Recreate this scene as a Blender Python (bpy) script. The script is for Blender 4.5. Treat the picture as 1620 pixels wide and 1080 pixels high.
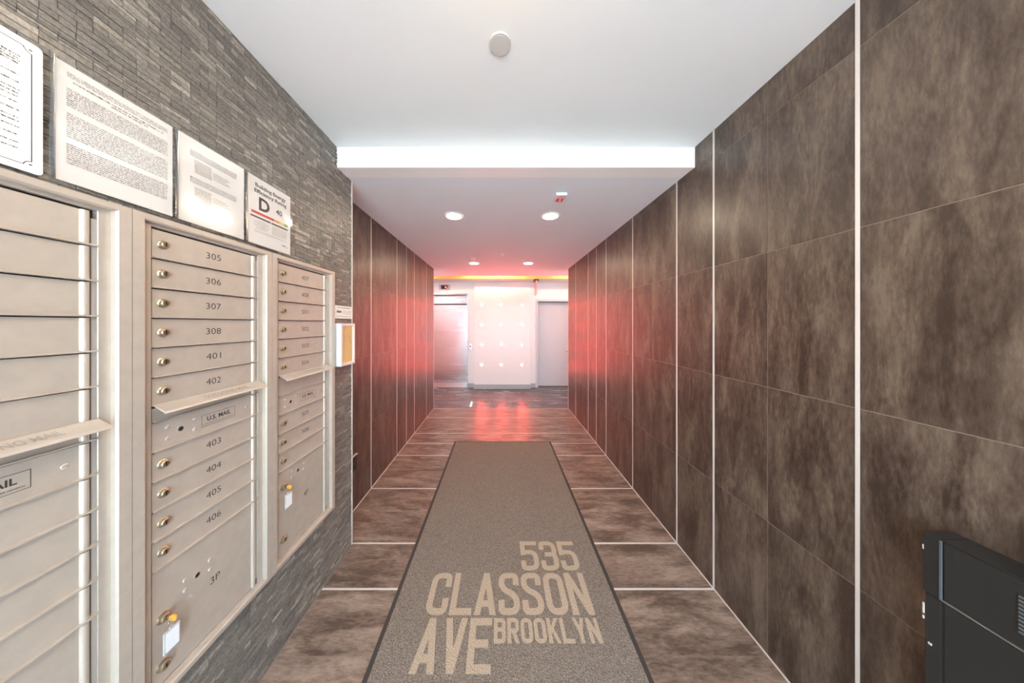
import bpy, bmesh, math, random
from mathutils import Vector

for o in list(bpy.data.objects):
    bpy.data.objects.remove(o)
SC = bpy.context.scene
COL = SC.collection
random.seed(7)

# ---------------------------------------------------------------- camera
EYE = 1.52
FPX = 405.0                      # focal length in pixels of the 1620 px wide frame
cam_d = bpy.data.cameras.new('camera')
cam_d.sensor_fit = 'HORIZONTAL'
cam_d.sensor_width = 36.0
cam_d.lens = 36.0 * FPX / 1620.0
cam_d.shift_x = (810 - 791) / 1620.0
cam_d.shift_y = -(540 - 512) / 1620.0
cam_d.clip_start = 0.02
cam = bpy.data.objects.new('camera', cam_d)
COL.objects.link(cam)
cam.location = (0, 0, EYE)
cam.rotation_euler = (math.pi / 2, 0, 0)
SC.camera = cam

# ---------------------------------------------------------------- world, portal, exposure
W = bpy.data.worlds.new('sky')
SC.world = W
W.use_nodes = True
W.node_tree.nodes['Background'].inputs[0].default_value = (0.62, 0.84, 1.0, 1)
W.node_tree.nodes['Background'].inputs[1].default_value = 6.8
pl = bpy.data.lights.new('entrance_portal', 'AREA')
pl.shape = 'RECTANGLE'; pl.size = 2.2; pl.size_y = 2.5
pl.cycles.is_portal = True
po = bpy.data.objects.new('entrance_portal', pl)
COL.objects.link(po)
po.location = (0.1, -1.24, 1.3)
po.rotation_euler = (math.pi / 2, 0, math.pi)      # faces into the lobby (+Y)
sun_d = bpy.data.lights.new('sun', 'SUN')          # falls on the street outside, over the roof
sun_d.energy = 42.0; sun_d.angle = .01; sun_d.color = (1, .97, .93)
sun = bpy.data.objects.new('sun', sun_d)
COL.objects.link(sun)
sun.location = (-2, 1, 6)
sun.rotation_euler = Vector((.5, -.18, -.8)).to_track_quat('-Z', 'Y').to_euler()
SC.view_settings.view_transform = 'Standard'
SC.view_settings.look = 'None'
SC.view_settings.gamma = 1.0
SC.view_settings.use_curve_mapping = False
SC.view_settings.exposure = 0.70

LAMP_DOWN = 120.0        # emission of the recessed downlights
LAMP_DOME = 33.0         # emission of the entrance ceiling dome
LAMP_RED = 6.8         # W of each red pier lamp
LAMP_COVE = 75.0        # emission of the cove tubes

# ---------------------------------------------------------------- helpers
WLOC = {}


def wl(o):
    return WLOC.get(o.name, Vector((0, 0, 0))) if o else Vector((0, 0, 0))


def link(o, parent, world_loc):
    COL.objects.link(o)
    world_loc = Vector(world_loc)
    o.location = world_loc - wl(parent)
    if parent:
        o.parent = parent
    WLOC[o.name] = world_loc
    return o


def tag(o, label=None, cat=None, group=None, kind=None):
    if label: o['label'] = label
    if cat: o['category'] = cat
    if group: o['group'] = group
    if kind: o['kind'] = kind
    return o


def empty(name, loc, label=None, cat=None, group=None, kind=None):
    o = bpy.data.objects.new(name, None)
    o.empty_display_size = 0.05
    link(o, None, loc)
    return tag(o, label, cat, group, kind)


class MB:
    """collects polygons in world coordinates and links them as one mesh object"""

    def __init__(s):
        s.v = []; s.f = []; s.m = []

    def add(s, verts, faces, mi=0):
        b = len(s.v)
        s.v += [tuple(p) for p in verts]
        s.f += [[b + i for i in f] for f in faces]
        s.m += [mi] * len(faces)
        return s

    def box(s, x0, x1, y0, y1, z0, z1, mi=0):
        vs = [(x, y, z) for x in (x0, x1) for y in (y0, y1) for z in (z0, z1)]
        fs = [(0, 1, 3, 2), (4, 6, 7, 5), (0, 4, 5, 1), (2, 3, 7, 6), (0, 2, 6, 4), (1, 5, 7, 3)]
        return s.add(vs, fs, mi)

    def lathe(s, prof, c, axis='Z', n=24, mi=0, caps=(True, True)):
        """prof: list of (radius, height) along axis from c"""
        vs = []
        for r, h in prof:
            for k in range(n):
                a = 2 * math.pi * k / n
                p, q = r * math.cos(a), r * math.sin(a)
                if axis == 'Z': vs.append((c[0] + p, c[1] + q, c[2] + h))
                elif axis == 'X': vs.append((c[0] + h, c[1] + p, c[2] + q))
                else: vs.append((c[0] + q, c[1] + h, c[2] + p))
        fs = []
        for i in range(len(prof) - 1):
            for k in range(n):
                k2 = (k + 1) % n
                fs.append((i * n + k, i * n + k2, (i + 1) * n + k2, (i + 1) * n + k))
        if caps[0]: fs.append(tuple(range(n))[::-1])
        if caps[1]: fs.append(tuple((len(prof) - 1) * n + k for k in range(n)))
        return s.add(vs, fs, mi)

    def prism(s, pts, axis, a0, a1, mi=0):
        """pts: closed 2D outline; axis 'Y': pts are (x,z); 'X': (y,z); 'Z': (x,y)"""
        n = len(pts)
        def P(p, a):
            if axis == 'Y': return (p[0], a, p[1])
            if axis == 'X': return (a, p[0], p[1])
            return (p[0], p[1], a)
        vs = [P(p, a0) for p in pts] + [P(p, a1) for p in pts]
        fs = [(i, (i + 1) % n, n + (i + 1) % n, n + i) for i in range(n)]
        fs += [tuple(range(n))[::-1], tuple(range(n, 2 * n))]
        return s.add(vs, fs, mi)

    def tube(s, pts, r, n=8, mi=0):
        pts = [Vector(p) for p in pts]
        vs = []
        for i, p in enumerate(pts):
            d = (pts[min(i + 1, len(pts) - 1)] - pts[max(i - 1, 0)]).normalized()
            a = Vector((0, 0, 1)) if abs(d.z) < 0.9 else Vector((1, 0, 0))
            u = d.cross(a).normalized(); w = d.cross(u)
            for k in range(n):
                t = 2 * math.pi * k / n
                vs.append(p + u * (r * math.cos(t)) + w * (r * math.sin(t)))
        fs = []
        for i in range(len(pts) - 1):
            for k in range(n):
                k2 = (k + 1) % n
                fs.append((i * n + k, i * n + k2, (i + 1) * n + k2, (i + 1) * n + k))
        fs += [tuple(range(n))[::-1], tuple((len(pts) - 1) * n + k for k in range(n))]
        return s.add(vs, fs, mi)

    def build(s, name, mat, parent=None, smooth=False, bevel=0.0, origin=None, recalc=True, cut=35):
        v = s.v
        xs = [p[0] for p in v]; ys = [p[1] for p in v]; zs = [p[2] for p in v]
        if origin is None:
            origin = ((min(xs) + max(xs)) / 2, (min(ys) + max(ys)) / 2, (min(zs) + max(zs)) / 2)
        me = bpy.data.meshes.new(name)
        me.from_pydata([(p[0] - origin[0], p[1] - origin[1], p[2] - origin[2]) for p in v], [], s.f)
        mats = mat if isinstance(mat, (list, tuple)) else [mat]
        for m in mats: me.materials.append(m)
        if len(mats) > 1:
            me.polygons.foreach_set('material_index', s.m)
        if recalc or bevel:
            bm = bmesh.new(); bm.from_mesh(me)
            if recalc: bmesh.ops.recalc_face_normals(bm, faces=bm.faces)
            if bevel:
                ed = [e for e in bm.edges if len(e.link_faces) == 2 and e.calc_face_angle(0) > 0.6]
                bmesh.ops.bevel(bm, geom=ed, offset=bevel, segments=2, affect='EDGES', profile=0.6, clamp_overlap=True)
            bm.to_mesh(me); bm.free()
        if smooth:
            me.polygons.foreach_set('use_smooth', [True] * len(me.polygons))
            me.set_sharp_from_angle(angle=math.radians(cut))
        me.update()
        o = bpy.data.objects.new(name, me)
        return link(o, parent, origin)


def box(name, x0, x1, y0, y1, z0, z1, mat, parent=None, bevel=0.0):
    return MB().box(x0, x1, y0, y1, z0, z1).build(name, mat, parent, bevel=bevel)


_shared = {}


def shared_box(name, x0, x1, y0, y1, z0, z1, mat, parent, bevel=0.0012):
    """alike pieces share mesh data"""
    key = (round(x1 - x0, 4), round(y1 - y0, 4), round(z1 - z0, 4), mat.name, name)
    c = ((x0 + x1) / 2, (y0 + y1) / 2, (z0 + z1) / 2)
    if key in _shared:
        return link(bpy.data.objects.new(name, _shared[key]), parent, c)
    o = MB().box(x0, x1, y0, y1, z0, z1).build(name, mat, parent, bevel=bevel)
    _shared[key] = o.data
    return o


_tcache = {}


def text_geo(body, bold=0.0):
    key = (body, bold)
    if key not in _tcache:
        cu = bpy.data.curves.new('t', 'FONT')
        cu.body = body; cu.size = 1.0; cu.offset = bold; cu.resolution_u = 3
        cu.align_x = 'CENTER'; cu.align_y = 'CENTER'
        o = bpy.data.objects.new('t', cu)
        COL.objects.link(o)
        dg = bpy.context.evaluated_depsgraph_get()
        e = o.evaluated_get(dg)
        me = e.to_mesh()
        vs = [tuple(p.co) for p in me.vertices]; fs = [tuple(p.vertices) for p in me.polygons]
        e.to_mesh_clear()
        bpy.data.objects.remove(o); bpy.data.curves.remove(cu)
        x0 = min(p[0] for p in vs); x1 = max(p[0] for p in vs)
        y0 = min(p[1] for p in vs); y1 = max(p[1] for p in vs)
        vs = [((p[0] - x0) / (x1 - x0) - .5, (p[1] - y0) / (y1 - y0) - .5) for p in vs]
        _tcache[key] = (vs, fs)
    return _tcache[key]


def wall_text(mb, body, X, u, v, wid, hei, bold=0.0, mi=0):
    """flat lettering on the left wall (reads along +Y, up +Z, faces +X)"""
    vs, fs = text_geo(body, bold)
    mb.add([(X, u + p[0] * wid, v + p[1] * hei) for p in vs], fs, mi)


# ---------------------------------------------------------------- materials
def new_mat(name):
    m = bpy.data.materials.new(name)
    m.use_nodes = True
    nt = m.node_tree
    return m, nt, nt.nodes['Principled BSDF']


def N(nt, t, **kw):
    n = nt.nodes.new(t)
    for k, v in kw.items():
        setattr(n, k, v)
    return n


def plain(name, col, rough=0.5, metal=0.0, spec=0.5, bump=0.0, bscale=300.0, vary=0.0, vscale=8.0):
    m, nt, b = new_mat(name)
    b.inputs['Base Color'].default_value = (*col, 1)
    b.inputs['Roughness'].default_value = rough
    b.inputs['Metallic'].default_value = metal
    b.inputs['Specular IOR Level'].default_value = spec
    geo = N(nt, 'ShaderNodeNewGeometry')
    if vary:
        n = N(nt, 'ShaderNodeTexNoise'); n.inputs['Scale'].default_value = vscale; n.inputs['Detail'].default_value = 5
        nt.links.new(geo.outputs['Position'], n.inputs['Vector'])
        r = N(nt, 'ShaderNodeValToRGB')
        r.color_ramp.elements[0].position = .3; r.color_ramp.elements[1].position = .7
        r.color_ramp.elements[0].color = (*[c * (1 - vary) for c in col], 1)
        r.color_ramp.elements[1].color = (*[min(1, c * (1 + vary)) for c in col], 1)
        nt.links.new(n.outputs['Fac'], r.inputs[0]); nt.links.new(r.outputs[0], b.inputs['Base Color'])
    if bump:
        n = N(nt, 'ShaderNodeTexNoise'); n.inputs['Scale'].default_value = bscale; n.inputs['Detail'].default_value = 3
        nt.links.new(geo.outputs['Position'], n.inputs['Vector'])
        bp = N(nt, 'ShaderNodeBump'); bp.inputs['Strength'].default_value = bump; bp.inputs['Distance'].default_value = .002
        nt.links.new(n.outputs['Fac'], bp.inputs['Height']); nt.links.new(bp.outputs[0], b.inputs['Normal'])
    return m


def emit(name, col, strength, base=(0.8, 0.8, 0.8)):
    m, nt, b = new_mat(name)
    b.inputs['Base Color'].default_value = (*base, 1)
    b.inputs['Emission Color'].default_value = (*col, 1)
    b.inputs['Emission Strength'].default_value = strength
    return m


def clear(name, gloss=0.08, rough=0.1, tint=(1, 1, 1)):
    m = bpy.data.materials.new(name); m.use_nodes = True
    nt = m.node_tree; nt.nodes.clear()
    out = N(nt, 'ShaderNodeOutputMaterial'); mx = N(nt, 'ShaderNodeMixShader')
    t = N(nt, 'ShaderNodeBsdfTransparent'); g = N(nt, 'ShaderNodeBsdfGlossy')
    t.inputs[0].default_value = (*tint, 1)
    g.inputs['Roughness'].default_value = rough
    mx.inputs[0].default_value = gloss
    nt.links.new(t.outputs[0], mx.inputs[1]); nt.links.new(g.outputs[0], mx.inputs[2])
    nt.links.new(mx.outputs[0], out.inputs[0])
    return m


def tile_mat(name, dark, mid, light, stretch, rough=0.34, spec=0.5):
    """mottled metal-look porcelain: cloudy streaks along one direction, different on each tile"""
    m, nt, b = new_mat(name)
    geo = N(nt, 'ShaderNodeNewGeometry'); oi = N(nt, 'ShaderNodeObjectInfo')
    mul = N(nt, 'ShaderNodeVectorMath', operation='MULTIPLY'); mul.inputs[1].default_value = stretch
    nt.links.new(geo.outputs['Position'], mul.inputs[0])
    off = N(nt, 'ShaderNodeVectorMath', operation='SCALE'); off.inputs[0].default_value = (13.1, 7.7, 9.3)
    nt.links.new(oi.outputs['Random'], off.inputs['Scale'])
    ad = N(nt, 'ShaderNodeVectorMath', operation='ADD')
    nt.links.new(mul.outputs[0], ad.inputs[0]); nt.links.new(off.outputs[0], ad.inputs[1])
    n1 = N(nt, 'ShaderNodeTexNoise'); n1.inputs['Scale'].default_value = 1.0; n1.inputs['Detail'].default_value = 8
    n1.inputs['Roughness'].default_value = .62; n1.inputs['Distortion'].default_value = .5
    nt.links.new(ad.outputs[0], n1.inputs['Vector'])
    n2 = N(nt, 'ShaderNodeTexNoise'); n2.inputs['Scale'].default_value = 8.0; n2.inputs['Detail'].default_value = 6
    n2.inputs['Roughness'].default_value = .7
    nt.links.new(ad.outputs[0], n2.inputs['Vector'])
    mx = N(nt, 'ShaderNodeMath', operation='MULTIPLY_ADD'); mx.inputs[1].default_value = .60
    nt.links.new(n2.outputs['Fac'], mx.inputs[0]); nt.links.new(n1.outputs['Fac'], mx.inputs[2])
    r = N(nt, 'ShaderNodeValToRGB')
    e = r.color_ramp.elements
    e[0].position = .66; e[0].color = (*dark, 1)
    e[1].position = 1.0; e[1].color = (*light, 1)
    k = e.new(.80); k.color = (*mid, 1)
    nt.links.new(mx.outputs[0], r.inputs[0]); nt.links.new(r.outputs[0], b.inputs['Base Color'])
    b.inputs['Specular IOR Level'].default_value = spec
    rr = N(nt, 'ShaderNodeMapRange'); rr.inputs['To Min'].default_value = rough - .06; rr.inputs['To Max'].default_value = rough + .08
    nt.links.new(n1.outputs['Fac'], rr.inputs['Value']); nt.links.new(rr.outputs[0], b.inputs['Roughness'])
    return m


def mosaic_mat():
    m, nt, b = new_mat('stone_mosaic')
    at = N(nt, 'ShaderNodeAttribute', attribute_name='tone')
    geo = N(nt, 'ShaderNodeNewGeometry')
    n = N(nt, 'ShaderNodeTexNoise'); n.inputs['Scale'].default_value = 160; n.inputs['Detail'].default_value = 4
    nt.links.new(geo.outputs['Position'], n.inputs['Vector'])
    r = N(nt, 'ShaderNodeValToRGB')
    e = r.color_ramp.elements
    e[0].position = 0; e[0].color = (.135, .125, .114, 1)
    e[1].position = 1; e[1].color = (.40, .36, .305, 1)
    k = e.new(.55); k.color = (.215, .196, .172, 1)
    nt.links.new(at.outputs['Fac'], r.inputs[0])
    mp = N(nt, 'ShaderNodeMapRange'); mp.inputs['From Min'].default_value = .3; mp.inputs['From Max'].default_value = .7
    mp.inputs['To Min'].default_value = .72; mp.inputs['To Max'].default_value = 1.28
    nt.links.new(n.outputs['Fac'], mp.inputs['Value'])
    mu = N(nt, 'ShaderNodeVectorMath', operation='SCALE')
    nt.links.new(r.outputs[0], mu.inputs[0]); nt.links.new(mp.outputs[0], mu.inputs['Scale'])
    nt.links.new(mu.outputs[0], b.inputs['Base Color'])
    b.inputs['Roughness'].default_value = .42
    bp = N(nt, 'ShaderNodeBump'); bp.inputs['Strength'].default_value = .5; bp.inputs['Distance'].default_value = .002
    nt.links.new(n.outputs['Fac'], bp.inputs['Height']); nt.links.new(bp.outputs[0], b.inputs['Normal'])
    return m


def mat_carpet(name, c1, c2):
    m, nt, b = new_mat(name)
    geo = N(nt, 'ShaderNodeNewGeometry')
    n = N(nt, 'ShaderNodeTexNoise'); n.inputs['Scale'].default_value = 190; n.inputs['Detail'].default_value = 4; n.inputs['Roughness'].default_value = .8
    w = N(nt, 'ShaderNodeTexVoronoi'); w.inputs['Scale'].default_value = 150
    nt.links.new(geo.outputs['Position'], n.inputs['Vector']); nt.links.new(geo.outputs['Position'], w.inputs['Vector'])
    r = N(nt, 'ShaderNodeValToRGB')
    r.color_ramp.elements[0].position = .36; r.color_ramp.elements[1].position = .66
    r.color_ramp.elements[0].color = (*c1, 1); r.color_ramp.elements[1].color = (*c2, 1)
    nt.links.new(n.outputs['Fac'], r.inputs[0]); nt.links.new(r.outputs[0], b.inputs['Base Color'])
    b.inputs['Roughness'].default_value = .95; b.inputs['Specular IOR Level'].default_value = .15
    bp = N(nt, 'ShaderNodeBump'); bp.inputs['Strength'].default_value = .8; bp.inputs['Distance'].default_value = .004
    nt.links.new(w.outputs['Distance'], bp.inputs['Height']); nt.links.new(bp.outputs[0], b.inputs['Normal'])
    return m


def brushed(name, col, rough, along, scale):
    m, nt, b = new_mat(name)
    geo = N(nt, 'ShaderNodeNewGeometry')
    mul = N(nt, 'ShaderNodeVectorMath', operation='MULTIPLY'); mul.inputs[1].default_value = along
    nt.links.new(geo.outputs['Position'], mul.inputs[0])
    n = N(nt, 'ShaderNodeTexNoise'); n.inputs['Scale'].default_value = scale; n.inputs['Detail'].default_value = 3
    nt.links.new(mul.outputs[0], n.inputs['Vector'])
    mp = N(nt, 'ShaderNodeMapRange'); mp.inputs['To Min'].default_value = rough - .06; mp.inputs['To Max'].default_value = rough + .1
    nt.links.new(n.outputs['Fac'], mp.inputs['Value']); nt.links.new(mp.outputs[0], b.inputs['Roughness'])
    b.inputs['Base Color'].default_value = (*col, 1); b.inputs['Metallic'].default_value = 1
    bp = N(nt, 'ShaderNodeBump'); bp.inputs['Strength'].default_value = .5; bp.inputs['Distance'].default_value = .004
    nt.links.new(n.outputs['Fac'], bp.inputs['Height']); nt.links.new(bp.outputs[0], b.inputs['Normal'])
    return m


M = {}
M['wall_tile'] = tile_mat('wall_tile_porcelain', (.044, .028, .0195), (.088, .061, .045), (.168, .127, .094), (12, 12, 3.0), .385, .65)
M['floor_tile'] = tile_mat('floor_tile_porcelain', (.105, .072, .056), (.21, .155, .124), (.37, .29, .235), (3.0, 11, 9), .36, .5)
M['floor_tile_cool_lit'] = tile_mat('cool_lit_floor_tile', (.06, .06, .062), (.11, .11, .112), (.20, .20, .20), (2.0, 9, 7), .25)  # corridor tile greyed: the hall's cooler light is put into its colour
M['grout'] = plain('grout', (.26, .205, .165), .9)
M['inlay'] = plain('white_metal_inlay', (.70, .655, .61), .3, 0.0, .6)
M['mosaic'] = mosaic_mat()
M['mosaic_grout'] = plain('mosaic_grout', (.13, .12, .11), .95)
M['ceiling'] = plain('ceiling_paint', (.80, .81, .82), .75, bump=.03, bscale=60)
M['ceiling_cast_offset'] = plain('pink_offset_ceiling_tint', (.78, .835, .89), .75, bump=.03, bscale=60)  # ceiling white with cool light mixed in, against the red lamps' pink cast
M['white_paint'] = plain('white_paint', (.88, .88, .88), .5, bump=.02, bscale=60)
M['panel_white'] = plain('white_gloss_panel', (.9, .9, .9), .3)
M['base_grey'] = plain('grey_baseboard', (.45, .47, .48), .4)
M['door_grey'] = plain('grey_door_paint', (.62, .65, .69), .45)
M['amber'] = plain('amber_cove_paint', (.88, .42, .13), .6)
M['alu'] = plain('champagne_painted_aluminium', (.56, .485, .415), .36, .25, .5, vary=.05, vscale=30)
M['alu_edge'] = plain('satin_aluminium', (.70, .68, .65), .28, .45, .6)
M['brass'] = plain('worn_brass', (.52, .44, .31), .3, .9)
M['steel_pin'] = plain('polished_rivet', (.92, .88, .84), .22, .6)
M['dark'] = plain('dark_slot', (.02, .018, .016), .6)
M['ink'] = plain('black_print', (.045, .042, .04), .6)
M['ink_grey'] = plain('grey_print', (.21, .155, .13), .7)
M['ink_faint'] = plain('faint_engraving', (.38, .33, .28), .5)
M['paper'] = plain('white_paper', (.88, .86, .82), .7)
M['paper_orange'] = plain('amber_paper', (.86, .56, .22), .6, vary=.08, vscale=14)
M['red_ink'] = plain('red_print', (.72, .05, .03), .6)
M['orange_ink'] = plain('orange_print', (.80, .36, .03), .6)
M['yellow_ink'] = plain('yellow_print', (.80, .66, .04), .6)
M['green_ink'] = plain('green_print', (.06, .32, .10), .6)
M['sleeve'] = clear('clear_plastic_sleeve', .10, .13)
M['glass'] = clear('clear_glass', .07, .01)
M['tape'] = clear('grey_film_edge', .22, .2, (.75, .76, .76))
M['mat'] = mat_carpet('mat_pile', (.105, .088, .073), (.38, .325, .275))
M['mat_letter'] = mat_carpet('mat_lettering_pile', (.40, .32, .235), (.56, .46, .355))
M['rubber'] = plain('black_rubber', (.05, .045, .042), .7, bump=.2)
M['black_metal'] = plain('black_powder_coat', (.022, .022, .021), .38, .0, .5, bump=.1, bscale=900)
M['cab_edge'] = plain('dull_steel_edge', (.20, .23, .25), .35, .6)
M['cab_joint'] = plain('worn_joint', (.16, .145, .125), .5)
M['chip'] = plain('chipped_paint', (.55, .5, .46), .6)
M['steel'] = brushed('brushed_stainless', (.72, .72, .72), .24, (.12, 1, 3.2), 3)
M['trim_white'] = plain('white_fixture', (.85, .85, .84), .4)
M['cover_grey'] = plain('grey_cover', (.55, .54, .52), .45)
M['red_plastic'] = plain('red_plastic', (.62, .06, .05), .4)
M['outlet'] = plain('dark_brown_plastic', (.02, .014, .012), .35)
M['frame_white'] = plain('white_metal_frame', (.80, .77, .75), .35, .2)
M['key'] = plain('orange_key_head', (.82, .36, .05), .4)
M['tag'] = plain('white_key_tag', (.90, .93, .96), .35)
M['lamp_down'] = emit('downlight_glow', (1, .80, .58), LAMP_DOWN)
M['lamp_hall_fill'] = emit('added_hall_light_glow', (.84, .95, 1), 160.0)  # glow of the unseen lamps added in the lift hall
M['lamp_dome'] = emit('dome_glow', (1, .69, .37), LAMP_DOME)
M['lamp_cove'] = emit('cove_tube_glow', (1, .86, .66), LAMP_COVE)
M['lamp_red'] = emit('red_lamp_glow', (1, .10, .08), 30.0)
M['led_red'] = emit('red_led', (1, .05, .03), 4.0)
M['sign_red'] = plain('pink_acrylic', (.85, .45, .45), .2)
M['concrete'] = plain('sidewalk_concrete', (.42, .41, .40), .9, vary=.1)

# ---------------------------------------------------------------- layout numbers
XL, XR = -1.02, 1.225           # mosaic wall, right wall
XR2 = -1.19                     # tiled wall on the left, set back
YF = -1.2                       # entrance
YB = 1.61                       # step of the ceiling
YM = 1.765                      # end of the mosaic
YE = 4.594                      # end of the corridor
Z1, Z0 = 2.63, 2.503            # ceiling heights
HX = 2.2                        # half width of the lift hall
STRIPS = [0.877, 1.468, 1.774, 2.364, 2.955, 3.256, 3.556, 4.138, YE - .006]
SW = .0115                      # width of the white inlays

# ================================================================ the setting
fl = tag(box('floor', -HX - .1, HX + .1, YF, 6.6, -.12, -.0014, M['grout']), kind='structure')
out_g = tag(box('ground', -6, 6, -7, YF, -.14, -.02, M['concrete']), kind='structure')
# --- floor tiles and inlays
edges = [YF]
allj = [YF, -.893, -.598, -.303, -.008, .287, .582, .877, 1.1725, 1.468, 1.774, 2.069, 2.364, 2.6595, 2.955, 3.256, 3.556, 3.847, 4.138, YE]
G = .0013
for i in range(len(allj) - 1):
    a, b = allj[i], allj[i + 1]
    a2 = a + (SW / 2 if a in STRIPS else G)
    b2 = b - (SW / 2 if (b in STRIPS or b == YE) else G)
    if b == YE: b2 = YE - SW
    xl = XL + .004 if b <= YM + .02 else XR2 + .004
    shared_box('floor_tile', xl, .02 - G, a2, b2, -.012, 0, M['floor_tile'], fl)
    shared_box('floor_tile', .02 + G, XR - .004, a2, b2, -.012, 0, M['floor_tile'], fl)
for y in STRIPS:
    xl = XL + .002 if y < YM else XR2 + .002
    shared_box('inlay_strip', xl, XR - .002, y - SW / 2 + .0004, y + SW / 2 - .0004, -.011, .0006, M['inlay'], fl, 0)
# --- lift hall floor tiles
yy = YE + G
row = 0
while yy < 6.55:
    y2 = min(yy + .295 - G, 6.55)
    xx = -HX - (.6 if row % 2 else 0.0)
    while xx < HX:
        a, b = max(xx, -HX), min(xx + 1.197, HX)
        if b - a > .02:
            shared_box('floor_tile', a, b, yy, y2, -.012, 0, M['floor_tile_cool_lit'], fl)
        xx += 1.2
    yy += .295; row += 1

# --- right wall
wr = tag(box('wall_right', XR + .0014, XR + .17, YF, YE, -.02, Z1 + .1, M['grout']), kind='structure')
ROWZ = [.002, .615, 1.230, 1.848, 2.464, Z1]
def wall_tiles(parent, xa, xb, joints, zmax, strips):
    for i in range(len(joints) - 1):
        a, b = joints[i], joints[i + 1]
        a2 = a + (SW / 2 if a in strips else G)
        b2 = b - (SW / 2 if b in strips else G)
        for j in range(5):
            z0 = ROWZ[j] + (G if j else .006)
            top = Z1 if b2 <= YB + .01 else zmax
            z1 = min(ROWZ[j + 1] - G, top)
            if z1 - z0 < .01: continue
            if j == 4 and a2 < YB < b2:          # tile cut around the ceiling step
                z1 = zmax
            shared_box('wall_tile', xa, xb, a2, b2, z0, z1, M['wall_tile'], parent)
wj = [YF, -.893, -.598, -.303, -.008, .287, .582, .877, 1.1725, 1.468, YB, 1.774, 2.069, 2.364, 2.6595, 2.955, 3.256, 3.556, 3.847, 4.138, YE - .006]
wj2 = [y for y in wj if y != YB]
# the column that meets the ceiling step is one width of tile, taller in front of the step
wall_tiles(wr, XR, XR + .012, wj2, Z0, STRIPS)
shared_box('wall_tile', XR, XR + .012, 1.468 + SW / 2, YB - .001, Z0 + .0005, Z1, M['wall_tile'], wr)
for y in STRIPS + [.287, -.303]:
    shared_box('inlay_strip', XR - .0012, XR + .011, y - SW / 2 + .0004, y + SW / 2 - .0004, .002, Z1 if y < YB else Z0, M['inlay'], wr, 0)
shared_box('base_joint', XR - .004, XR + .004, YF, YE, 0.0, .005, M['inlay'], wr, 0)
# the corner where the corridor opens into the lift hall
tag(box('wall_hall_right', XR + .002, HX, YE, YE + .02, -.02, Z0, M['white_paint']), kind='structure')
tag(box('wall_hall_left', -HX, XR2 - .002, YE, YE + .02, -.02, Z0, M['white_paint']), kind='structure')

# --- tiled wall on the left
wlft = tag(box('wall_left', XR2 - .17, XR2 - .0014, YM - .1, YE, -.02, Z1 + .1, M['grout']), kind='structure')
lj = [YM + .004, 2.069, 2.364, 2.6595, 2.955, 3.256, 3.556, 3.847, 4.138, YE - .006]
wall_tiles(wlft, XR2 - .012, XR2, lj, Z0, STRIPS)
for y in STRIPS[3:]:
    shared_box('inlay_strip', XR2 - .011, XR2 + .0012, y - SW / 2 + .0004, y + SW / 2 - .0004, .002, Z0, M['inlay'], wlft, 0)
shared_box('base_joint', XR2 - .004, XR2 + .004, YM, YE, 0.0, .005, M['inlay'], wlft, 0)

# --- mosaic wall on the left
wm = tag(box('wall_mosaic', XL - .30, XL - .008, YF, YM - .004, -.02, Z1 + .1, M['mosaic_grout']), kind='structure')
tag(box('trim_1', XL - .29, XL + .002, YM - .004, YM + .004, 0, Z0, M['inlay']), kind='structure')

MOD = .0254
BOXY0, BOXY1, BOXZ0, BOXZ1 = .268, 1.549, .41, 1.832      # area of the mailboxes
pieces = []
z = .002
rr = random.Random(3)
ROWS = (.0155, .0080, .0155, .0155, .0080, .0155)
ri = 0
while z < Z1 - .004:
    h = rr.choice(ROWS)
    z2 = min(z + h, Z1)
    y = YM - .004
    while y > YF:
        n = rr.choice((1, 1, 1, 2, 2, 2, 3))
        y0 = max(y - n * MOD, YF)
        top = Z0 if y > YB else Z1
        if z2 <= top + .001 and not (y0 > BOXY0 + .02 and y < BOXY1 - .02 and z > BOXZ0 + .02 and z2 < BOXZ1 - .02):
            tone = min(1, max(0, rr.gauss(.42, .2)))
            if rr.random() < .07: tone = min(1, tone + .4)
            pieces.append((y0 + .0005, y - .0005, z + .0005, z2 - .0005, rr.uniform(0, .0028), tone))
        y = y0
    z = z2


def proj(y, z):
    return 791 + FPX * XL / y, 512 - FPX * (z - EYE) / y


def shows(p):
    y0, y1, z0, z1 = p[:4]
    if y0 < .4: return 0
    xa, ya = proj(y0, (z0 + z1) / 2); xb, yb = proj(y1, (z0 + z1) / 2)
    xm, ym = (xa + xb) / 2, (ya + yb) / 2
    if not (0 < xm < 1620 and 0 < ym < 1080): return 0
    if .35 < (y0 + y1) / 2 < 1.24 and 1.83 < z0 < 2.13: return 0
    if y0 > BOXY0 and y1 < BOXY1 + .02 and z0 > BOXZ0 and z1 < BOXZ1: return 0
    return (xb - xa) * FPX * (z1 - z0) / ((y0 + y1) / 2)


pieces.sort(key=shows, reverse=True)


def piece_geo(mb, p, tones):
    y0, y1, z0, z1, d, t = p
    X = XL - .0035 + d
    b = .0007
    back = XL - .010
    vs = [(back, y0, z0), (back, y1, z0), (back, y1, z1), (back, y0, z1),
          (X - b, y0, z0), (X - b, y1, z0), (X - b, y1, z1), (X - b, y0, z1),
          (X, y0 + b, z0 + b), (X, y1 - b, z0 + b), (X, y1 - b, z1 - b), (X, y0 + b, z1 - b)]
    fs = [(8, 9, 10, 11)]
    for k in range(4):
        k2 = (k + 1) % 4
        fs.append((k, k2, 4 + k2, 4 + k)); fs.append((4 + k, 4 + k2, 8 + k2, 8 + k))
    mb.add(vs, fs)
    tones += [t] * 12


def with_tone(o, tones):
    a = o.data.attributes.new('tone', 'FLOAT', 'POINT')
    a.data.foreach_set('value', tones)
    return o


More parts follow.
